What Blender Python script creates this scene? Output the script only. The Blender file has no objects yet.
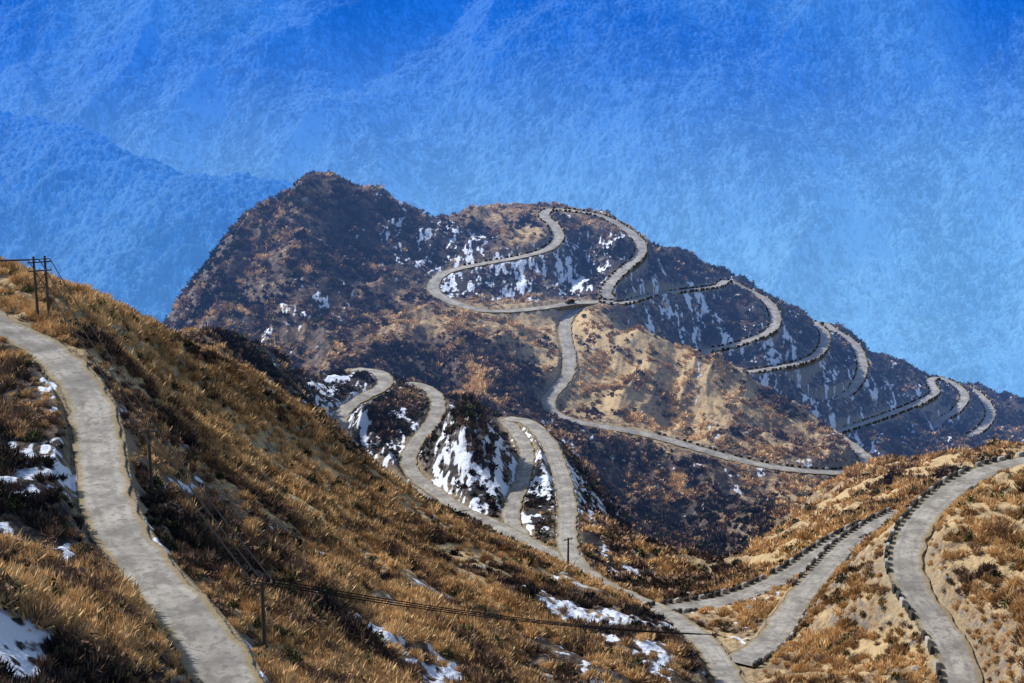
import bpy, bmesh, math, random, time
import numpy as np
from mathutils import Vector, Matrix
T0=time.time()
rng=np.random.default_rng(7); random.seed(7)
F=1600.0; TH=math.radians(15); C,S=math.cos(TH),math.sin(TH)
scene=bpy.context.scene
def P(u,v,D=None,z=None):
    a=(u-512)/F; b=(341.5-v)/F
    d=(a,C+b*S,-S+b*C)
    t=(D/d[1]) if D is not None else z/d[2]
    return (d[0]*t,d[1]*t,d[2]*t)
def H(u,D,z): return ((u-512)/F*D/C,D,z)

# ---------------------------------------------------------------- roads (surveyed centre lines)
ROADS={
'near':(2.75,[(-60,292,-56),(-20,312,-56.5),(0,324,-57),(45,349,-58.5),(75,379,-59.5),(90,405,-60.5),(98,440,-61.5),(102,480,-62),(116,525,-62.5),(145,568,-63),(182,610,-63.5),(212,650,-64),(228,683,-64.5),(238,730,-65),(240,790,-66)]),
'valley':(2.4,[(750,760,-111),(738,705,-114.5),(715,655,-118),(687,628,-124),(655,608,-129),(625,595,-132),(600,583,-134),(575,567,-136),(545,552,-137.5),(515,535,-139),(480,518,-140.5),(450,507,-141.5),(420,495,-142),(395,481,-142),(370,465,-142),(350,447,-142),(339,427,-142),(345,409,-142),(365,396,-142),(384,385,-142),(380,373,-142),(352,369,-143)]),
'armb':(2.3,[(590,577,-135),(570,555,-137),(567,530,-139),(567,505,-141),(559,468,-143),(545,438,-145),(525,421,-146),(505,418,-147)]),
'armc':(2.1,[(505,419,-147),(518,434,-145.5),(526,450,-144.5),(523,478,-143),(514,500,-141.5),(511,520,-140.5),(522,537,-139.5)]),
'armd':(2.2,[(462,511,-141),(440,495,-141.5),(418,478,-142),(408,462,-142),(414,445,-142),(430,425,-142),(438,408,-142.5),(434,394,-143),(422,386,-143.5),(405,383,-144)]),
'spur':(2.8,[(600,303,-166),(580,308,-168),(568,317,-170),(565,335,-172),(569,355,-175),(567,375,-178),(556,389,-180),(548,402,-182),(553,413,-184),(570,420,-185),(600,426,-187),(640,433,-189),(680,443,-191),(710,452,-193),(740,460,-195),(775,467,-197),(810,471,-199),(840,472,-201),(862,468,-203),(867,461,-204),(858,451,-205),(840,438,-207),(822,426,-209)]),
'top':(2.7,[(600,302,-166),(575,303,-166),(540,308,-165.5),(505,311,-165),(480,310,-164),(455,303,-162.5),(436,293,-161),(434,282,-159),(445,273,-157),(465,267,-155),(492,262,-153.5),(520,257,-152),(545,250,-150),(558,239,-148),(554,226,-145.5),(544,216,-143.5),(550,210,-142.5),(575,211,-142.5),(600,216,-144.5),(625,229,-148),(640,243,-151.5),(639,256,-154.5),(627,267,-157),(613,280,-160.5),(606,292,-164),(609,299,-166)]),
'topb':(2.6,[(600,301,-166),(620,303,-167),(650,296,-170),(690,290,-173.5),(718,286,-177),(729,281,-179),(745,289,-182),(765,300,-184.5),(775,315,-187),(772,329,-189.5),(755,338,-191),(728,347,-193),(707,351,-194),(708,358,-195.5)]),
'topc':(2.5,[(712,368,-197),(735,372,-199),(780,367,-201),(812,358,-203),(824,345,-205),(824,332,-207),(815,323,-209),(822,323,-210),(835,331,-211.5),(852,342,-214),(861,357,-217),(861,375,-219),(850,392,-222),(830,404,-223),(808,412,-224)]),
'topd':(2.5,[(815,438,-228),(840,431,-230),(880,418,-234),(920,402,-239),(935,392,-242),(930,381,-244),(938,378,-245),(952,383,-246),(964,394,-248),(957,410,-250),(938,424,-252),(942,436,-254),(965,437,-256),(985,425,-258),(990,410,-260),(978,394,-261),(966,386,-262)]),
'lowa':(2.7,[(660,610,-129),(690,607,-132),(722,602,-133),(758,590,-133),(792,573,-133),(820,554,-133),(850,536,-133),(885,521,-133),(905,512,-134)]),
'lowb':(2.7,[(880,524,-133),(862,535,-132.5),(845,548,-131.5),(826,568,-129.5),(806,590,-127),(786,618,-124.5),(768,643,-121.5),(735,664,-117.5)]),
'right':(2.8,[(1110,452,-107),(1060,456,-106),(1024,462,-105),(990,471,-105),(957,487,-105),(931,509,-105),(912,534,-105),(905,560,-105.5),(914,590,-106.5),(934,620,-107.5),(952,650,-108.5),(962,683,-110),(965,740,-112)]),
}
def catmull(pts,step=1.0):
    p=np.array(pts,float); out=[]
    p=np.vstack([2*p[0]-p[1],p,2*p[-1]-p[-2]])
    for i in range(1,len(p)-2):
        p0,p1,p2,p3=p[i-1],p[i],p[i+1],p[i+2]
        def tj(ti,a,b): return ti+max(1e-3,np.linalg.norm(b-a))**0.5
        t0=0;t1=tj(t0,p0,p1);t2=tj(t1,p1,p2);t3=tj(t2,p2,p3)
        n=max(3,int(np.linalg.norm(p2-p1)/0.4)); t=np.linspace(t1,t2,n,endpoint=False)[:,None]
        A1=(t1-t)/(t1-t0)*p0+(t-t0)/(t1-t0)*p1; A2=(t2-t)/(t2-t1)*p1+(t-t1)/(t2-t1)*p2; A3=(t3-t)/(t3-t2)*p2+(t-t2)/(t3-t2)*p3
        B1=(t2-t)/(t2-t0)*A1+(t-t0)/(t2-t0)*A2; B2=(t3-t)/(t3-t1)*A2+(t-t1)/(t3-t1)*A3
        out.append((t2-t)/(t2-t1)*B1+(t-t1)/(t2-t1)*B2)
    out=np.vstack(out+[p[-2][None]])
    L=np.r_[0,np.cumsum(np.linalg.norm(np.diff(out[:,:2],axis=0),axis=1))]
    s=np.arange(0,L[-1],step)
    return np.stack([np.interp(s,L,out[:,k]) for k in range(3)],1)
RP={}
for k,(hw,pts) in ROADS.items():
    RP[k]=catmull([P(u,v,z=z) for u,v,z in pts],1.0)

# ---------------------------------------------------------------- terrain control points
crest=[(260,210,740),(300,182,750),(330,177,752),(365,188,758),(400,205,768),(430,222,775),(480,212,788),(512,210,790),(545,206,792),(600,212,792),(640,235,785),(700,263,797),(740,279,802),(790,307,812),(850,336,825),(920,371,850),(975,383,880),(1024,408,885),(1110,445,895)]
vis=[ # u,v,D
 (-60,262,265),(0,270,260),(60,290,258),(110,312,262),(150,335,270),(200,350,285),(250,375,300),(300,405,315),(335,440,325),(370,470,325),(400,493,320),(450,518,312),(500,543,300),(550,567,288),(600,593,270),(650,620,250),(690,655,228),(705,690,210),
 (120,358,226),(200,450,230),(150,450,195),(200,400,262),(200,550,175),(300,500,240),(300,440,285),(300,600,172),(250,600,150),(400,600,205),(400,540,262),(500,600,235),(500,670,185),(400,680,165),(300,680,138),(600,660,215),(600,620,245),
 (30,440,178),(30,500,155),(60,600,128),(0,600,118),(100,683,115),(0,683,100),(0,400,195),(-80,600,112),(-80,450,170),
 (1000,560,240),(1000,640,215),(1024,500,275),(1100,600,215),(1000,500,272),(1080,500,262),(880,560,268),(850,620,248),(880,660,228),(820,670,232),(900,683,215),(780,685,223),(850,585,272),
 (900,500,368),(960,472,395),(870,470,460),(840,500,420),(790,530,410),(740,560,398),(700,580,340),(660,590,322),(760,575,342),(820,530,372),(860,505,385),(920,462,440),(960,456,430),(1024,447,425),(1100,440,430),
 (900,440,700),(950,452,705),(1000,440,740),
 (700,500,520),(650,470,545),(760,500,512),(600,470,535),(620,530,492),(700,545,470),(640,575,448),(760,545,440),(590,450,545),(580,500,492),(480,420,540),(500,400,565),(530,385,590),
 (395,377,402),(390,428,391),(383,455,388),(455,382,402),(482,398,404),(468,440,391),(450,425,396),(503,430,407),(488,488,375),(458,468,383),(540,446,404),(543,480,388),
 (200,338,420),(260,345,430),(310,360,438),(345,385,438),(300,390,410),(330,415,402),(250,365,395),(180,345,400),
 (205,260,730),(165,330,700),(250,300,660),(200,330,640),(300,330,630),(350,300,665),(300,240,705),(400,250,725),(380,290,682),(350,240,720),(480,240,750),(500,228,768),(440,330,630),(500,340,625),(540,335,650),(500,315,664),(400,370,590),(350,345,612),(480,290,694),(520,285,702),
 (580,250,748),(590,270,726),(560,275,716),(670,270,757),(680,320,715),(730,312,745),(650,315,700),
 (790,345,745),(740,355,712),(840,385,735),(840,360,775),(900,385,790),(960,405,812),(900,425,735),
 (600,310,672),(650,326,645),(700,350,628),(750,385,615),(800,408,612),(630,370,625),(680,400,600),(740,425,588),(620,400,598),(800,445,580),
]
hid=[(450,520,-172),(540,500,-172),(380,540,-170),(300,520,-165),(200,520,-170),(250,600,-180),(100,420,-130),(0,420,-140),(150,340,-98),(60,340,-95),
 (100,640,-250),(0,700,-330),(-80,600,-330),(100,760,-290),(200,850,-260),
 (900,560,-235),(1000,560,-235),(1100,560,-235),(1000,640,-262),(800,660,-228),(760,670,-220),(700,672,-205),(650,680,-192),(930,490,-185),(1050,490,-190),
 (560,430,-176),(620,400,-172),(700,400,-172),(900,320,-135),(1000,345,-135),(1100,350,-135),
 (512,60,-45),(0,60,-35),(1100,60,-60),(512,110,-68),(800,120,-75),(1100,120,-75),(650,160,-92),(900,170,-95),(-100,60,-30)]
pts=[P(u,v,D=D) for u,v,D in vis]+[P(u,v,D=D) for u,v,D in crest]+[H(*h) for h in hid]
for u,v,D in crest[1:]:
    x,y,z=P(u,v,D=D)
    pts.append((x*1.08,y+90,z-62)); pts.append((x*1.25,y+330,z-290)); pts.append((x*1.45,y+620,-750))
pts+=[(-500,1000,-600),(-350,850,-430),(-600,1450,-800),(650,1300,-780),(750,1000,-480)]
for k,r in RP.items(): pts+= [tuple(q) for q in r[::9]]
pts=np.array(pts)
keep=[]
for i in range(len(pts)):
    if all((pts[i,0]-pts[j,0])**2+(pts[i,1]-pts[j,1])**2>9 for j in keep): keep.append(i)
pts=pts[keep]
def phi(r2): return np.sqrt(r2+36.0)
n=len(pts); d2=((pts[:,None,:2]-pts[None,:,:2])**2).sum(-1)
A=np.zeros((n+3,n+3)); A[:n,:n]=-phi(d2)+np.eye(n)*0.4
A[:n,n]=1;A[:n,n+1:]=pts[:,:2];A[n,:n]=1;A[n+1:,:n]=pts[:,:2].T
w=np.linalg.solve(A,np.r_[pts[:,2],0,0,0])
NU,NV=1400,1300
a_=np.linspace(-0.44,0.44,NU); Y0,Y1=50.0,1500.0
l_=np.linspace(math.log(Y0),math.log(Y1),NV); y_=np.exp(l_)
ca=np.linspace(-0.44,0.44,300); cl=np.linspace(l_[0],l_[-1],420); cy=np.exp(cl)
CX=(ca[None,:]*cy[:,None]).ravel(); CY=np.repeat(cy,300)
cz=np.empty(CX.size)
for i in range(0,CX.size,8000):
    sl=slice(i,i+8000)
    r2=(CX[sl,None]-pts[None,:,0])**2+(CY[sl,None]-pts[None,:,1])**2
    cz[sl]=-phi(r2)@w[:n]+w[n]+w[n+1]*CX[sl]+w[n+2]*CY[sl]
cz=cz.reshape(420,300)
def up(g):
    fi=(a_-ca[0])/(ca[1]-ca[0]); i0=np.clip(fi.astype(int),0,298); f=fi-i0
    t=g[:,i0]*(1-f)+g[:,i0+1]*f
    fj=(l_-cl[0])/(cl[1]-cl[0]); j0=np.clip(fj.astype(int),0,418); g2=(fj-j0)[:,None]
    return t[j0]*(1-g2)+t[j0+1]*g2
Z=up(cz); X=a_[None,:]*y_[:,None]; Y=np.repeat(y_[:,None],NU,1)
ang=rng.uniform(0,2*math.pi,(256,256)); GX,GY=np.cos(ang),np.sin(ang)
def noise(x,y):
    xi=np.floor(x).astype(np.int64); yi=np.floor(y).astype(np.int64); fx=x-xi; fy=y-yi
    sx=fx*fx*fx*(fx*(fx*6-15)+10); sy=fy*fy*fy*(fy*(fy*6-15)+10)
    def g(i,j,dx,dy):
        a=(i&255,j&255); return GX[a]*dx+GY[a]*dy
    n00=g(xi,yi,fx,fy);n10=g(xi+1,yi,fx-1,fy);n01=g(xi,yi+1,fx,fy-1);n11=g(xi+1,yi+1,fx-1,fy-1)
    return ((n00*(1-sx)+n10*sx)*(1-sy)+(n01*(1-sx)+n11*sx)*sy)*1.5
# ---- road cones
RD=np.full(Z.shape,99.0); LO=np.full(Z.shape,-1e9); UP=np.full(Z.shape,1e9); BED=np.full(Z.shape,np.nan)
da=a_[1]-a_[0]; dl=l_[1]-l_[0]
for k,r in RP.items():
    hw=ROADS[k][0]
    for (x,y,z) in r:
        R=24.0
        if y-R<Y0 : continue
        j0=max(0,int((math.log(y-R)-l_[0])/dl)); j1=min(NV,int((math.log(y+R)-l_[0])/dl)+2)
        a0,a1=(x-R)/(y-R if x-R<0 else y+R),(x+R)/(y-R if x+R>0 else y+R)
        i0=max(0,int((a0-a_[0])/da)); i1=min(NU,int((a1-a_[0])/da)+2)
        if i1<=i0 or j1<=j0: continue
        s=(slice(j0,j1),slice(i0,i1))
        d=np.sqrt((X[s]-x)**2+(Y[s]-y)**2)-hw
        dd=np.maximum(0,d-0.5); m=d<21
        LO[s]=np.where(m,np.maximum(LO[s],z-0.3-1.2*dd),LO[s])
        UP[s]=np.where(m,np.minimum(UP[s],z-0.3+1.5*dd),UP[s])
        c=d<RD[s]; RD[s]=np.where(c,d,RD[s]); BED[s]=np.where(c,z-0.3,BED[s])
far=np.clip((Y-180)/420,0.25,1)
att=np.clip((RD-2)/16,0,1)
rid=lambda n:1-2*np.abs(n)
wx=noise(X/60,Y/60)*14; wy=noise(X/60+50,Y/60+9)*14
det=(rid(noise((X+wx)/42,(Y+wy)/70))-0.5)*5.0*far*att
det+=(rid(noise((X+wx)/17+7,(Y+wy)/26+3))-0.5)*2.7*far*(0.15+0.85*att)
det+=noise(X/8,Y/8)*1.0*(0.2+0.8*att)*(0.5+0.5*far)+noise(X/3.1,Y/3.1)*0.5*np.clip((RD-0.3)/3,0,1)+noise(X/1.2,Y/1.2)*0.2*np.clip(RD/2,0,1)
Zn=Z+det
m=LO>UP; mid=(LO+UP)/2; LO=np.where(m,mid,LO); UP=np.where(m,mid,UP)
Zf=np.clip(Zn,LO,UP)
near_rough=(noise(X/2.2+9,Y/2.2)*.6+noise(X/5+9,Y/5)*.8)*np.clip((RD-0.6)/2.5,0,1)*(RD<24)
Zf=np.where(np.abs(Zf-Zn)>0.01,Zf+near_rough,Zf)
Zf=np.where(RD<0.25,BED,Zf)
def ter(x,y):
    x=np.asarray(x,float); y=np.asarray(y,float)
    fi=np.clip((x/y-a_[0])/da,0,NU-1.001); fj=np.clip((np.log(y)-l_[0])/dl,0,NV-1.001)
    i=fi.astype(int); j=fj.astype(int); f=fi-i; g=fj-j
    return (Zf[j,i]*(1-f)+Zf[j,i+1]*f)*(1-g)+(Zf[j+1,i]*(1-f)+Zf[j+1,i+1]*f)*g
def samp(G,x,y):
    i=np.clip(np.rint((x/y-a_[0])/da),0,NU-1).astype(int); j=np.clip(np.rint((np.log(y)-l_[0])/dl),0,NV-1).astype(int)
    return G[j,i]
def hit(u,v):
    a=(u-512)/F; b=(341.5-v)/F; dy=C+b*S; t=np.exp(np.linspace(math.log(60),math.log(1400),3000))/dy
    x=a*t; y=dy*t; z=(-S+b*C)*t; k=np.argmax(ter(x,y)>z)
    return (x[k],y[k],z[k])
# ---------------------------------------------------------------- land cover survey: u,v,gold,snow,brush; low gold also darkens shaded faces
LC=[(30,300,.9,0,1),(100,330,.9,0,1),(160,400,.85,0,1),(250,420,.95,0,1),(150,470,.45,.4,.8),(200,520,.35,.6,.8),(260,500,.75,0,1),(330,500,.9,0,1),(420,540,1,0,1),(380,600,.7,.3,1),(300,570,.4,.25,1),(300,650,.65,.05,1),(400,650,.4,.6,.8),(500,600,.95,0,1),(560,605,.35,.9,.7),(640,635,.3,.9,.7),(500,660,.5,.25,.9),(600,675,.35,.5,.8),
(20,390,.2,.2,1),(62,460,.1,.8,.7),(20,500,.1,.4,1),(10,560,.15,.4,.9),(20,640,.1,1,.5),(90,560,.2,.6,.8),(80,620,.5,.25,.9),(150,650,.4,.5,.8),(60,670,.35,.5,.8),
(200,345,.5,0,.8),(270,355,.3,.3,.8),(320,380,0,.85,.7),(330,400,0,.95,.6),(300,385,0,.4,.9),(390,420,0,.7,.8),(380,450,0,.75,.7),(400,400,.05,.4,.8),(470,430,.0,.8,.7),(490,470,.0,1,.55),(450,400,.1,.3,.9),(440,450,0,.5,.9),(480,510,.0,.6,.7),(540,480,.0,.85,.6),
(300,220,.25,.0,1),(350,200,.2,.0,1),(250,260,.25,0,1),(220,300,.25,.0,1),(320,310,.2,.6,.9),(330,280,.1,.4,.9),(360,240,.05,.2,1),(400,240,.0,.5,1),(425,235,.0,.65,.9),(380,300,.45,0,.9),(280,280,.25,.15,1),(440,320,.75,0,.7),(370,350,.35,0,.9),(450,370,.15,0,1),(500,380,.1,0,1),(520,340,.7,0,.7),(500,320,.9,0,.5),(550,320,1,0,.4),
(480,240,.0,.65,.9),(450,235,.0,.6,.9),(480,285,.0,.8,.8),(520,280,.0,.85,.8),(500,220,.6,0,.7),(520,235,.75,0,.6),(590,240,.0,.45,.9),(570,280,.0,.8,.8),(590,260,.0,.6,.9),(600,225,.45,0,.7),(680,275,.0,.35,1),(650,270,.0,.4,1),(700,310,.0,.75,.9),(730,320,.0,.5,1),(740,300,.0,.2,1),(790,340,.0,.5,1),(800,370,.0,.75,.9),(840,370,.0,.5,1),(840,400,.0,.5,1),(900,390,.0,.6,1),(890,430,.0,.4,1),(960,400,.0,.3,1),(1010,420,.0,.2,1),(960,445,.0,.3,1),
(610,330,1,0,.5),(640,370,.95,.05,.65),(600,390,1,.02,.55),(690,400,.85,.1,.7),(740,430,.7,.2,.8),(660,430,.9,.05,.65),(790,450,.6,.2,.8),
(600,450,.15,.5,.9),(640,470,.2,.1,1),(600,500,.0,.85,.8),(680,480,.3,.1,1),(650,530,.05,.2,1),(700,540,.15,.0,1),(740,480,.35,.4,.8),(750,520,.5,0,.9),(620,560,.1,.5,.9),(800,490,.75,0,.6),(850,500,.95,0,.5),(900,470,.95,0,.5),(960,470,.85,0,.6),(800,540,.85,0,.6),(740,570,.85,0,.6),(690,580,.85,0,.6),
(900,600,.85,0,.7),(860,640,.75,0,.8),(960,540,.9,0,.65),(1000,560,.85,0,.65),(1000,640,.7,0,.8),(800,670,.75,0,.8),(1010,500,.9,0,.6),(960,600,.8,0,.7)]
lp=np.array([hit(u,v) for u,v,_,_,_ in LC]); lv=np.array([[g,s,b] for _,_,g,s,b in LC])
def shep(x,y):
    d=(x[:,None]-lp[None,:,0])**2+(y[:,None]-lp[None,:,1])**2
    wt=1/(d+4)**1.8; return (wt@lv)/wt.sum(1)[:,None]
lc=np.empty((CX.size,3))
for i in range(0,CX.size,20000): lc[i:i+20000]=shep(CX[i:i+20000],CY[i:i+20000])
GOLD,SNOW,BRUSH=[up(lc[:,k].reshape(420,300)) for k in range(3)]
NB=.5+.5*(noise(X/20,Y/20)*.6+noise(X/8+3,Y/8)*.4+noise(X/3.3+3,Y/3.3)*.25)
sx_=(X+wx*.5)
NS=.5+.5*(noise(sx_/6.5,Y/19)*.5+noise(sx_/2.6+5,Y/7)*.5+noise(X/1.1,Y/2.2)*.5)

# ---------------------------------------------------------------- helpers
def grid_mesh(name,co,nv,nu,attrs={},smooth=True):
    me=bpy.data.meshes.new(name)
    me.vertices.add(nv*nu); me.vertices.foreach_set('co',co.astype(np.float32).ravel())
    idx=np.arange(nv*nu).reshape(nv,nu)
    q=np.stack([idx[:-1,:-1],idx[:-1,1:],idx[1:,1:],idx[1:,:-1]],-1).reshape(-1,4)
    me.loops.add(q.size); me.loops.foreach_set('vertex_index',q.ravel().astype(np.int32))
    me.polygons.add(len(q)); me.polygons.foreach_set('loop_start',np.arange(0,q.size,4,dtype=np.int32))
    me.update(calc_edges=True)
    for k,v in attrs.items():
        at=me.attributes.new(k,'FLOAT','POINT'); at.data.foreach_set('value',v.astype(np.float32).ravel())
    me.polygons.foreach_set('use_smooth',np.ones(len(q),bool))
    ob=bpy.data.objects.new(name,me); scene.collection.objects.link(ob); return ob
class M:
    def __init__(s,name,rough=.9):
        s.m=bpy.data.materials.new(name); s.m.use_nodes=True; s.nt=s.m.node_tree; s.b=s.nt.nodes['Principled BSDF']
        s.b.inputs['Roughness'].default_value=rough; s.b.inputs['Specular IOR Level'].default_value=.1
        s.m.cycles.emission_sampling='NONE'
        s.geo=s.nt.nodes.new('ShaderNodeNewGeometry')
    def l(s,a,b): s.nt.links.new(a,b)
    def noise(s,scale,detail=3,rough=.6,vec=None):
        n=s.nt.nodes.new('ShaderNodeTexNoise'); n.inputs['Scale'].default_value=scale; n.inputs['Detail'].default_value=detail; n.inputs['Roughness'].default_value=rough
        s.l(vec if vec is not None else s.geo.outputs['Position'],n.inputs['Vector']); return n.outputs['Fac']
    def attr(s,name,typ='GEOMETRY'):
        n=s.nt.nodes.new('ShaderNodeAttribute'); n.attribute_name=name; n.attribute_type=typ; return n.outputs['Fac']
    def math(s,op,a,b=0,c=None,clamp=False):
        n=s.nt.nodes.new('ShaderNodeMath'); n.operation=op; n.use_clamp=clamp
        for i,v in enumerate([a,b]+([c] if c is not None else [])):
            if isinstance(v,(int,float)): n.inputs[i].default_value=v
            else: s.l(v,n.inputs[i])
        return n.outputs[0]
    def rng(s,v,a,b,c=0,d=1):
        n=s.nt.nodes.new('ShaderNodeMapRange'); n.clamp=True; n.interpolation_type='SMOOTHSTEP'
        s.l(v,n.inputs['Value'])
        for i,x in zip(['From Min','From Max','To Min','To Max'],[a,b,c,d]): n.inputs[i].default_value=x
        return n.outputs['Result']
    def mix(s,f,a,b):
        n=s.nt.nodes.new('ShaderNodeMix'); n.data_type='RGBA'
        if isinstance(f,(int,float)): n.inputs['Factor'].default_value=f
        else: s.l(f,n.inputs['Factor'])
        for sock,v in ((n.inputs[6],a),(n.inputs[7],b)):
            if isinstance(v,tuple): sock.default_value=(*v,1)
            else: s.l(v,sock)
        return n.outputs[2]
    def bump(s,h,dist,strength=1):
        n=s.nt.nodes.new('ShaderNodeBump'); n.inputs['Distance'].default_value=dist; n.inputs['Strength'].default_value=strength
        s.l(h,n.inputs['Height']); s.l(n.outputs[0],s.b.inputs['Normal'])
    def haze(s):  # air haze put into the material as blue emission growing with distance
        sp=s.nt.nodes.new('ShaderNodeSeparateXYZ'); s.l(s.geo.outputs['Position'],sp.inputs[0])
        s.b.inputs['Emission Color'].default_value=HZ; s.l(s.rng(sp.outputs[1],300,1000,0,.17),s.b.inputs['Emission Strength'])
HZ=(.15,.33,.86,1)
# ---- terrain material
t=M('mountain_ground')
n1=t.attr('nb'); n2=t.noise(.45,3,.7); n3=t.noise(1.9,2,.7)
gold=t.attr('gold'); snow=t.attr('snow'); rd=t.attr('rd')
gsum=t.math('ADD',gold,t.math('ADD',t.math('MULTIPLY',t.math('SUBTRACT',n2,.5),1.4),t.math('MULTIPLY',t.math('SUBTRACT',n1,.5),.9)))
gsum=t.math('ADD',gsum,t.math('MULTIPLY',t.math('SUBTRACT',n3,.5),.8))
c=t.mix(t.rng(gsum,0.05,.55),(.036,.033,.034),(.16,.11,.073))  # low gold turns dark, painting shade onto the slope faces
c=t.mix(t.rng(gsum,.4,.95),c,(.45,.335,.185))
c=t.mix(t.rng(n3,.55,.75,0,.5),c,(.065,.052,.038))
sep=t.nt.nodes.new('ShaderNodeSeparateXYZ'); t.l(t.geo.outputs['Normal'],sep.inputs[0]); nz=sep.outputs[2]
rock=t.math('MULTIPLY',t.rng(nz,.80,.62),t.rng(n2,.46,.6))
c=t.mix(rock,c,t.mix(n3,(.05,.045,.045),(.26,.235,.205)))
c=t.mix(t.math('MULTIPLY',t.rng(rd,2.2,.2),t.rng(n3,.3,.6,.25,.85)),c,(.30,.24,.15))
ssum=t.math('ADD',t.math('MULTIPLY',snow,.40),t.attr('ns'))
ssum=t.math('ADD',ssum,t.math('MULTIPLY',t.math('SUBTRACT',n2,.5),.45))
ssum=t.math('SUBTRACT',ssum,t.rng(snow,.12,0,0,.3))
sn=t.rng(ssum,.81,.90)
c=t.mix(sn,c,(.64,.69,.78))
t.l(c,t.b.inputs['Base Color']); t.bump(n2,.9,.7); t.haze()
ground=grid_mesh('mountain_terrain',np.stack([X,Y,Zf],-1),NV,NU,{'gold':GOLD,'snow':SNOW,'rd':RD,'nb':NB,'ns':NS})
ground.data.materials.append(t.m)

# ---------------------------------------------------------------- roads
r=M('road_concrete',.85)
a1=r.noise(.22,4,.6); a2=r.noise(1.6,3,.7); a3=r.noise(.5,3,.6); side=r.attr('side')
c=r.mix(r.rng(a1,.3,.7),(.21,.198,.178),(.42,.395,.35))
c=r.mix(r.rng(a2,.48,.7,0,.75),c,(.16,.142,.122))
trk=r.math('MULTIPLY',r.rng(r.math('ABSOLUTE',r.math('SUBTRACT',side,.42)),.16,.02),.3)
c=r.mix(trk,c,(.18,.165,.15))
c=r.mix(r.math('MULTIPLY',r.rng(a3,.56,.62),.45),c,(.14,.125,.11))
c=r.mix(r.math('MULTIPLY',r.rng(side,.66,1.0),r.rng(a2,.35,.6,.5,1)),c,(.27,.20,.08))
r.l(c,r.b.inputs['Base Color']); r.bump(a2,.06,.6); r.haze()
wm=M('stone_retaining',.9)
c=wm.mix(wm.rng(wm.noise(2.2,2),.35,.65),(.07,.065,.06),(.22,.20,.175)); wm.l(c,wm.b.inputs['Base Color'])
def build_road(k,off):
    hw=ROADS[k][0]; r_=RP[k].copy()
    for _ in range(6): r_[1:-1,2]=(r_[:-2,2]+2*r_[1:-1,2]+r_[2:,2])/4
    tan=np.gradient(r_[:,:2],axis=0); tan/=np.linalg.norm(tan,axis=1)[:,None]+1e-9
    nr=np.stack([-tan[:,1],tan[:,0]],1); n=len(r_)
    s=np.arange(n)
    prof=[-1,-.8,-.6,-.4,-.2,0,.2,.4,.6,.8,1]
    wl=hw+noise(s/4.+off*91,s*0+.3)*.5+noise(s/1.7,s*0+.7)*.25; wr=hw+noise(s/4.+off*37,s*0+5.3)*.5+noise(s/1.7,s*0+3.7)*.25
    co=[];sd=[]
    for p in prof:
        wdt=np.where(p<0,wl,wr)
        z=r_[:,2]+.02+off-.06*p*p
        co.append(np.stack([r_[:,0]+nr[:,0]*p*wdt,r_[:,1]+nr[:,1]*p*wdt,z],1)); sd.append(np.full(n,abs(p)))
    co=np.stack(co,1); ob=grid_mesh('road',co,n,len(prof),{'side':np.stack(sd,1)})
    ob.data.materials.append(r.m)
    for sgn,wdt in ((-1,wl),(1,wr)):
        e=[]
        for dx,dz in ((-.25,-.03),(.12,.04),(.18,-.1),(.55,-1.7)):
            e.append(np.stack([r_[:,0]+nr[:,0]*sgn*(wdt+dx),r_[:,1]+nr[:,1]*sgn*(wdt+dx),r_[:,2]+off+dz-.06],1))
        e=np.stack(e,1); o2=grid_mesh('retaining_wall',e,n,4); o2.data.materials.append(wm.m)
        o2.data.polygons.foreach_set('use_smooth',np.zeros(len(o2.data.polygons),bool))
    return r_,nr
RN={}
for i,k in enumerate(ROADS): RN[k]=build_road(k,.012*i)
pm=M('painted_parapet_stone',.8)
rand=pm.attr('rnd'); c=pm.mix(rand,(.03,.03,.03),(.50,.49,.46)); pm.l(c,pm.b.inputs['Base Color'])
def blocks(k,side,s0=0,s1=1,step=2.5,L=1.35,Hh=.85):
    r_,nr=RN[k]; hw=ROADS[k][0]; n=len(r_); bm=bmesh.new(); s=s0*n
    rl=bm.verts.layers.float.new('rnd'); cnt=0
    nearr=k in('right','lowa','lowb')
    while s<s1*n-1:
        i=int(s); q=r_[i]; nn=nr[i]*side; tt=np.array([nn[1],-nn[0]]); cnt+=1
        cx=q[:2]+nn*(hw+.3+random.uniform(-.1,.1)); hh=Hh*random.uniform(.85,1.15)
        lightb=cnt%3==0 if nearr else cnt%4==0
        if random.random()<.94:
            vs=[]; rv=(.7 if lightb else .06)*random.uniform(.6,1.2)
            for zz,sc in ((-.6,1),(hh*.85,.95),(hh,.75)):
                for sx,sy in ((-1,-1),(1,-1),(1,1),(-1,1)):
                    p=cx+tt*sx*L/2*sc+nn*sy*.28*sc; vv_=bm.verts.new((p[0],p[1],q[2]+zz)); vv_[rl]=rv; vs.append(vv_)
            for b in (0,4):
                for e in range(4): bm.faces.new((vs[b+e],vs[b+(e+1)%4],vs[b+4+(e+1)%4],vs[b+4+e]))
            bm.faces.new(vs[8:12])
        s+=step*(.8 if nearr else 1)
    me=bpy.data.meshes.new('parapet_blocks'); bm.to_mesh(me); bm.free(); me.materials.append(pm.m)
    ob=bpy.data.objects.new('parapet_blocks',me); scene.collection.objects.link(ob)
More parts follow.
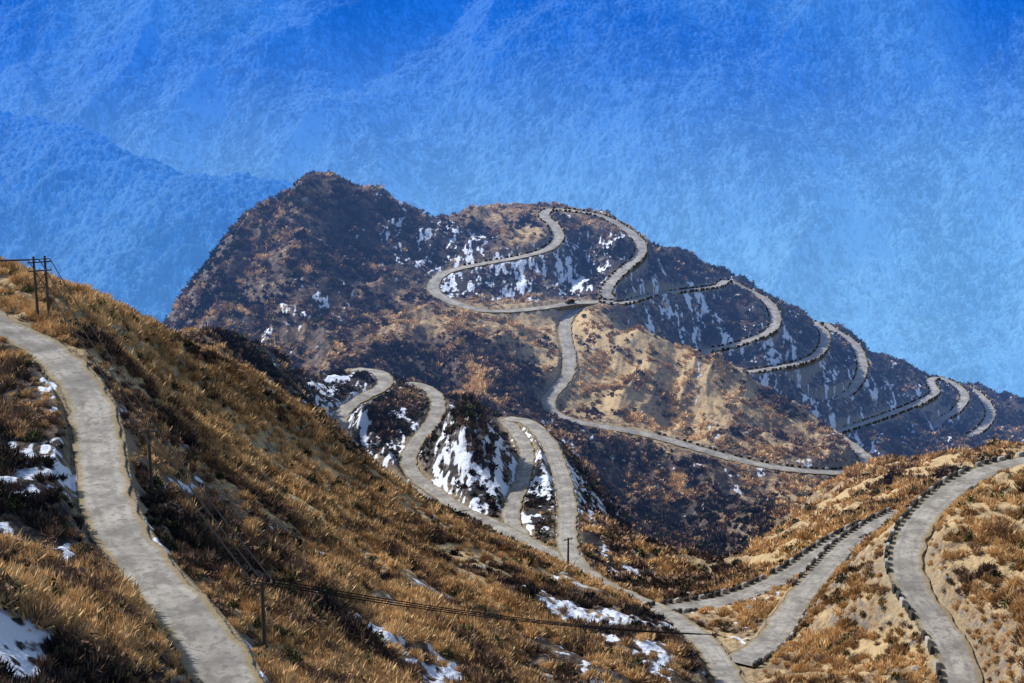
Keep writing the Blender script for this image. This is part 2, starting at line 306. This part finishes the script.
for k,sds in {'right':((-1,0,1),(1,0,.45)),'lowa':((-1,0,1),(1,0,1)),'lowb':((1,0,1),(-1,0,.5)),'top':((1,.35,1),(-1,.5,1)),'topb':((1,0,1),(-1,0,1)),'topc':((1,0,1),(-1,0,1)),'topd':((1,0,1),(-1,0,1)),'spur':((1,.5,.92),)}.items():
    for sd,q0,q1 in sds: blocks(k,sd,q0,q1)

# ---------------------------------------------------------------- shrubs
def leafm(name,lo,hi):
    m=M(name,.9); tint=m.attr('tint','INSTANCER'); c=m.mix(tint,lo,hi)
    sp=m.nt.nodes.new('ShaderNodeSeparateXYZ'); m.l(m.geo.outputs['Position'],sp.inputs[0])
    df=m.nt.nodes.new('ShaderNodeBsdfDiffuse'); em=m.nt.nodes.new('ShaderNodeEmission'); ad=m.nt.nodes.new('ShaderNodeAddShader')
    em.inputs[0].default_value=HZ; m.l(m.rng(sp.outputs[1],300,1000,0,.17),em.inputs[1])  # same distance haze added as blue glow on brush and rocks
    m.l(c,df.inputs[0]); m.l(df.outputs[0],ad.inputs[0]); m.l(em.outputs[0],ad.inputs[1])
    out=[q for q in m.nt.nodes if q.type=='OUTPUT_MATERIAL'][0]; m.l(ad.outputs[0],out.inputs[0]); m.nt.nodes.remove(m.b)
    return m.m
def shrub(name,mat,nb,kind,seed,wd=1.0):
    vs=[];fs=[]
    rr=random.Random(seed)
    if kind=='rock':
        bm=bmesh.new(); bmesh.ops.create_icosphere(bm,subdivisions=2,radius=.6)
        for v in bm.verts:
            k=1+rr.uniform(-.22,.22); v.co=Vector((round(v.co.x*k*2.2)/2.2*.5+v.co.x*.6,v.co.y*k*.8,v.co.z*k*.6))
        me=bpy.data.meshes.new(name); bm.to_mesh(me); bm.free(); me.materials.append(mat); return bpy.data.objects.new(name,me)
    for i in range(nb):
        if kind=='twig':
            az=rr.uniform(0,6.283); el=rr.uniform(.45,1.52); Lb=rr.uniform(.6,1.15)
            b0=Vector((rr.gauss(0,.2),rr.gauss(0,.2),-.1)); d=Vector((math.cos(az)*math.cos(el),math.sin(az)*math.cos(el),math.sin(el)))
            sd=d.cross(Vector((rr.uniform(-1,1),rr.uniform(-1,1),.2))).normalized()*rr.uniform(.03,.06)*wd
            m1=b0+d*Lb*.6
            tip=b0+d*Lb
            o=len(vs); vs+= [b0,m1+sd,tip,m1-sd]; fs.append((o,o+1,o+2,o+3))
        else:
            az=rr.uniform(0,6.283); el=math.asin(rr.uniform(-.1,1)); R=rr.uniform(.35,.8)*(1+.3*math.sin(3*az+1))
            c=Vector((math.cos(az)*math.cos(el)*R,math.sin(az)*math.cos(el)*R,math.sin(el)*R*.8+.1))
            x=Vector((rr.gauss(0,1),rr.gauss(0,1),rr.gauss(0,1))).normalized(); y=x.cross(Vector((rr.gauss(0,1),rr.gauss(0,1),rr.gauss(0,1)))).normalized()
            q=rr.uniform(.09,.2)*wd; o=len(vs); vs+=[c-x*q,c-y*q*.6,c+x*q,c+y*q*.6]; fs.append((o,o+1,o+2,o+3))
    me=bpy.data.meshes.new(name); me.from_pydata(vs,[],fs); me.materials.append(mat)
    return bpy.data.objects.new(name,me)
mg=leafm('dry_golden_brush',(.28,.155,.068),(.80,.56,.29)); mb=leafm('bare_brown_brush',(.095,.063,.048),(.31,.20,.135)); md=leafm('evergreen_shrub_leaves',(.020,.028,.016),(.08,.09,.04)); mk_=leafm('shade_toned_scrub',(.024,.024,.028),(.11,.088,.078)); mr=leafm('grey_rock',(.15,.14,.13),(.40,.37,.33))  # grey scrub is toned dark to paint in the shade of the slopes
def kinds(cn,nb,wd):
    col=bpy.data.collections.new(cn)
    for i,(nm,mt,kd) in enumerate((('a_golden',mg,'twig'),('b_brown',mb,'twig'),('c_evergreen',md,'leaf'),('d_golden_leafy',mg,'twig'),('e_brown_leafy',mb,'leaf'),('f_shade_toned',mk_,'twig'),('g_rock',mr,'rock'))):
        col.objects.link(shrub(cn[0]+nm,mt,nb,kd,i+nb,wd))
    return col
cnear=kinds('near_shrub_kinds',110,1.0); cfar=kinds('far_shrub_kinds',32,2.0)
def scatter(name,col,Np,ymin,ymax,smin,smax):
    aa=rng.uniform(-.40,.40,Np); yy=np.exp(rng.uniform(math.log(ymin),math.log(ymax),Np)); xx=aa*yy
    g=samp(GOLD,xx,yy); b=samp(BRUSH,xx,yy); sn=samp(SNOW,xx,yy); rdv=samp(RD,xx,yy); nsv=samp(NS,xx,yy)
    cl=noise(xx/14,yy/14)+.6*noise(xx/5,yy/5)
    snowy=np.clip((nsv+.4*sn-.3*(sn<.06)-.76)/.08,0,1)
    p=b*np.clip(.68+cl*1.5,np.where(b>.9,.3,.05),1)*(1-.80*snowy)
    k=(rng.random(Np)<p)&(rdv>.9)
    xx,yy,g,b,cl,rdv=xx[k],yy[k],g[k],b[k],cl[k],rdv[k]; zz=ter(xx,yy); n=len(xx)
    patch=noise(xx/30+4,yy/30)*.6+noise(xx/9,yy/9+3)*.5
    gg=g+patch+rng.normal(0,.17,n)
    rl=rng.random(n)
    kind=np.where(gg>.55,np.where(rl<.8,0,3),np.where(gg>.22,np.where(rl<.6,1,4),np.where(rl<.78,5,1))); kind=np.where((rl>.94)|((gg<.15)&(rl<.1)),2,kind)
    kind=np.where((rl>.42)&(rl<.436),6,kind)
    sc=rng.uniform(smin,smax,n)*(1+.45*np.clip(cl,-1,1))*np.clip(.45+rdv/12,.4,1)
    sc*=np.where((yy>550)&(b>.93)&(g<.45),1.35,1)
    tint=np.clip(.5+patch*.8+rng.normal(0,.26,n),0,1)
    me=bpy.data.meshes.new(name); me.vertices.add(n); me.vertices.foreach_set('co',np.stack([xx,yy,zz-.05],1).astype(np.float32).ravel())
    for an,v,tp in (('kind',kind,'INT'),('sc',sc,'FLOAT'),('rot',rng.uniform(0,6.28,n),'FLOAT'),('tint',tint,'FLOAT')):
        at=me.attributes.new(an,tp,'POINT'); at.data.foreach_set('value',v.astype(np.int32 if tp=='INT' else np.float32))
    ob=bpy.data.objects.new(name,me); scene.collection.objects.link(ob)
    ng=bpy.data.node_groups.new(name,'GeometryNodeTree'); ng.interface.new_socket('Geometry',in_out='INPUT',socket_type='NodeSocketGeometry'); ng.interface.new_socket('Geometry',in_out='OUTPUT',socket_type='NodeSocketGeometry')
    gi=ng.nodes.new('NodeGroupInput'); go=ng.nodes.new('NodeGroupOutput'); ip=ng.nodes.new('GeometryNodeInstanceOnPoints'); ci=ng.nodes.new('GeometryNodeCollectionInfo')
    ci.inputs['Collection'].default_value=col; ci.inputs['Separate Children'].default_value=True; ci.inputs['Reset Children'].default_value=True
    def na(nm,tp):
        q=ng.nodes.new('GeometryNodeInputNamedAttribute'); q.data_type=tp; q.inputs['Name'].default_value=nm; return q.outputs['Attribute']
    cb=ng.nodes.new('ShaderNodeCombineXYZ'); ng.links.new(na('rot','FLOAT'),cb.inputs[2])
    L=ng.links.new; L(gi.outputs[0],ip.inputs['Points']); L(ci.outputs[0],ip.inputs['Instance']); ip.inputs['Pick Instance'].default_value=True
    L(na('kind','INT'),ip.inputs['Instance Index']); L(cb.outputs[0],ip.inputs['Rotation']); L(na('sc','FLOAT'),ip.inputs['Scale']); L(ip.outputs[0],go.inputs[0])
    md_=ob.modifiers.new('scatter','NODES'); md_.node_group=ng
scatter('dry_shrubs',cnear,58000,85,330,.8,1.9)
scatter('mountain_brush',cfar,130000,300,900,.8,2.2)

# ---------------------------------------------------------------- background mountain
bu,bv=1250,1050
ba=np.linspace(-.58,.58,bu); by=np.exp(np.r_[np.linspace(math.log(1150),math.log(2000),80,endpoint=False),np.linspace(math.log(2000),math.log(4900),bv-120,endpoint=False),np.linspace(math.log(4900),math.log(9000),40)]); BX=ba[None]*by[:,None]; BY=np.repeat(by[:,None],bu,1)
base=np.interp(by,[1150,1500,2100,2700,3000,4300,5600,7000,9000],[-800,-900,-1080,-1050,-960,-230,500,900,800])[:,None]+0*BX
w1=noise(BX/900,BY/900)*250
base+= noise((BX+w1+.35*BY)/520,(BY-w1)/1300)*95+(rid(noise((BX+w1-.3*BY)/330,(BY)/900+4))-.5)*40+noise((BX)/110,(BY)/150+4)*20
base=np.where(BY<2300,np.minimum(base,-800-0*BX),base)
def tent(ax,ay,az,bx,by_,bz,sl):
    dx,dy=bx-ax,by_-ay; tt=np.clip(((BX-ax)*dx+(BY-ay)*dy)/(dx*dx+dy*dy),-.2,1.1)
    d=np.sqrt((BX-ax-tt*dx)**2+(BY-ay-tt*dy)**2); return az+(bz-az)*tt-sl*np.sqrt(d*d+90**2)
lt=tent(-1250,2950,-250,-350,2420,-375,.58)+noise((BX+w1*.3)/200,(BY)/260+4)*40
lt2=tent(1700,5200,150,350,3100,-860,.40)+noise((BX)/200,(BY)/200+8)*30
BZ=np.maximum(np.maximum(base,lt),lt2)
wn=rng.random(BX.shape)
BZ+=np.abs(noise(BX/14,BY/14))*8+noise(BX/40,BY/40)*7+wn*5.5
TR=.5+.5*(noise(BX/11,BY/14)*.5+noise(BX/30,BY/44)*.45+noise(BX/170,BY/300)*.45)+(wn-.5)*.45
f=M('forest_haze_glow',1)
sp=f.nt.nodes.new('ShaderNodeSeparateXYZ'); f.l(f.geo.outputs['Position'],sp.inputs[0])
fn=f.attr('tree')
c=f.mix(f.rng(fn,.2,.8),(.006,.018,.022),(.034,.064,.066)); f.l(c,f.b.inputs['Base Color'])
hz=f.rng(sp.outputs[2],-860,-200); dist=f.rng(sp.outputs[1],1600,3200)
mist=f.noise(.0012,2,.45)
e=f.mix(hz,(.17,.43,.86),(.003,.145,.74)); e=f.mix(f.rng(mist,.42,.7,0,.35),e,(.11,.37,.86))  # haze and mist painted as blue glow, paler towards the valley
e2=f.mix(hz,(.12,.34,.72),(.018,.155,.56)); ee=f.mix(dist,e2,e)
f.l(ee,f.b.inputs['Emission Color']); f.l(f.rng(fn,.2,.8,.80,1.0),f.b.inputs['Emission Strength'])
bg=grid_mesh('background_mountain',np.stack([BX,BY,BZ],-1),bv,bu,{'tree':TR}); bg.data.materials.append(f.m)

# ---------------------------------------------------------------- utility poles, line, car
wood=M('weathered_wood',.85); c=wood.mix(wood.noise(3,2),(.04,.034,.03),(.10,.082,.07)); wood.l(c,wood.b.inputs['Base Color'])
cer=M('ceramic_insulator',.3); cer.b.inputs['Base Color'].default_value=(.35,.3,.25,1)
def cyl(bm,a,b,r0,r1,seg=8):
    a=Vector(a);b=Vector(b);d=(b-a).normalized(); x=d.orthogonal().normalized(); y=d.cross(x)
    A=[bm.verts.new(a+(x*math.cos(t)+y*math.sin(t))*r0) for t in [6.2832*i/seg for i in range(seg)]]
    B=[bm.verts.new(b+(x*math.cos(t)+y*math.sin(t))*r1) for t in [6.2832*i/seg for i in range(seg)]]
    for i in range(seg): bm.faces.new((A[i],A[(i+1)%seg],B[(i+1)%seg],B[i]))
    bm.faces.new(B); bm.faces.new(A[::-1])
def mk(name,bm,mat,parent=None,loc=(0,0,0),rz=0):
    bmesh.ops.recalc_face_normals(bm,faces=bm.faces); me=bpy.data.meshes.new(name); bm.to_mesh(me); bm.free(); me.materials.append(mat)
    o=bpy.data.objects.new(name,me); scene.collection.objects.link(o)
    if parent: o.parent=parent
    o.location=loc; o.rotation_euler[2]=rz; return o
def pole(u,v,h,double=False,rz=.6,W=None):
    x,y,z=hit(u,v); z=float(ter(x,y))
    root=bpy.data.objects.new('utility_pole',None); scene.collection.objects.link(root); root.location=(x,y,z); root.rotation_euler[2]=rz
    bm=bmesh.new()
    for px in ((-.8,.8) if double else (0,)): cyl(bm,(px,0,-1),(px,0,h),.24,.17)
    mk('shaft',bm,wood.m,root)
    bm=bmesh.new()
    W=W or (1.7 if double else 1.0)
    hs=(h-.9,h-2.2) if double else (h-.3,)
    for q in hs: cyl(bm,(-W,0,q),(W,0,q),.11,.11,6)
    if double: cyl(bm,(-.8,0,h-4.6),(.8,0,h-2.4),.07,.07,6); cyl(bm,(.8,0,h-4.6),(-.8,0,h-2.4),.07,.07,6); cyl(bm,(-1.1,0,h-4.8),(1.1,0,h-4.8),.09,.09,6)
    mk('crossarm',bm,wood.m,root); bm=bmesh.new()
    for q in hs:
        for px in (-W*.9,0,W*.9): cyl(bm,(px,0,q+.05),(px,0,q+.4),.1,.06,8)
    mk('insulators',bm,cer.m,root)
    return [Vector((x+math.cos(rz)*px,y+math.sin(rz)*px,z+hs[0]+.4)) for px in (-W*.9,0,W*.9)]
ta=pole(44,322,10,True,.35); tb=pole(152,495,8.0,rz=.3); tc=pole(265,656,7.6,rz=.3)
td=pole(568,572,7)
bmw=bmesh.new()
def wire(a,b,sag):
    pr=None
    for i in range(25):
        s=i/24; p=a.lerp(b,s)-Vector((0,0,sag*4*s*(1-s)))
        if pr is not None: cyl(bmw,pr,p,.075,.075,4)
        pr=p
for i in range(3): wire(ta[i],tb[i],.3); wire(tb[i],tc[i],.3)
tz=[Vector((-150+i,235,-47+0*i)) for i in range(3)]
for i in range(3): wire(tz[i],ta[i],1.5)
te=[Vector(P(700,668,D=200))+Vector((i,0,5)) for i in range(3)]
for i in range(3): wire(tc[i],te[i],1.0)
wmat=M('dark_cable',.5); wmat.b.inputs['Base Color'].default_value=(.012,.012,.014,1); mk('power_line',bmw,wmat.m)
cp=RN['top'][0][14]; ct=RN['top'][0][16]-cp; crz=math.atan2(ct[1],ct[0])
paint=M('car_paint',.3); paint.b.inputs['Base Color'].default_value=(.03,.035,.05,1); glass=M('car_glass',.1); glass.b.inputs['Base Color'].default_value=(.01,.012,.015,1); tyre=M('tyre_rubber',.8); tyre.b.inputs['Base Color'].default_value=(.015,.015,.015,1)
car=bpy.data.objects.new('parked_car',None); scene.collection.objects.link(car); car.location=(cp[0],cp[1],cp[2]+.1); car.rotation_euler[2]=crz
def prof(name,pr,hw0,mat,hw1=None):
    bm=bmesh.new(); A=[bm.verts.new((x,-hw0 if z<1.0 or hw1 is None else -hw1,z)) for x,z in pr]; B=[bm.verts.new((x,hw0 if z<1.0 or hw1 is None else hw1,z)) for x,z in pr]
    for i in range(len(pr)): j=(i+1)%len(pr); bm.faces.new((A[i],A[j],B[j],B[i]))
    bm.faces.new(A[::-1]); bm.faces.new(B); return mk(name,bm,mat.m,car)
prof('body',[(-2.15,.35),(2.15,.35),(2.2,.75),(2.0,.92),(1.05,1.02),(-2.1,1.02),(-2.2,.7)],.88,paint)
prof('cabin',[(-2.0,.99),(1.0,.99),(.4,1.6),(-1.8,1.62)],.82,glass,.7); prof('roof',[(-1.78,1.63),(.4,1.61),(.3,1.68),(-1.7,1.7)],.7,paint)
bm=bmesh.new()
for wx_ in (-1.35,1.35):
    for sy in (-1,1): cyl(bm,(wx_,sy*.68,.34),(wx_,sy*.91,.34),.34,.34,16)
mk('wheels',bm,tyre.m,car)

# ---------------------------------------------------------------- light, sky, camera
sd=Vector((-.84,.42,0)).normalized(); el=math.radians(40); az=math.atan2(sd.x,sd.y)
dirv=Vector((sd.x*math.cos(el),sd.y*math.cos(el),math.sin(el)))
ld=bpy.data.lights.new('sun','SUN'); ld.energy=5; ld.angle=math.radians(.5); ld.color=(1,.955,.89)
lo=bpy.data.objects.new('sun',ld); scene.collection.objects.link(lo); lo.rotation_euler=(-dirv).to_track_quat('-Z','Y').to_euler(); lo.location=(0,0,200)
wd=bpy.data.worlds.new('World'); scene.world=wd; wd.use_nodes=True; sk=wd.node_tree.nodes.new('ShaderNodeTexSky'); sk.sky_type='NISHITA'; sk.sun_disc=False; sk.sun_elevation=el; sk.sun_rotation=az
wd.node_tree.links.new(sk.outputs[0],wd.node_tree.nodes['Background'].inputs[0]); wd.node_tree.nodes['Background'].inputs[1].default_value=.15
cam=bpy.data.cameras.new('camera'); co_=bpy.data.objects.new('camera',cam); scene.collection.objects.link(co_); co_.rotation_euler=(math.radians(75),0,0)
cam.sensor_width=36; cam.lens=36*F/1024; cam.clip_end=20000; cam.clip_start=1; scene.camera=co_
scene.view_settings.view_transform='Standard'; scene.view_settings.look='None'; scene.view_settings.exposure=0
print('done',time.time()-T0)
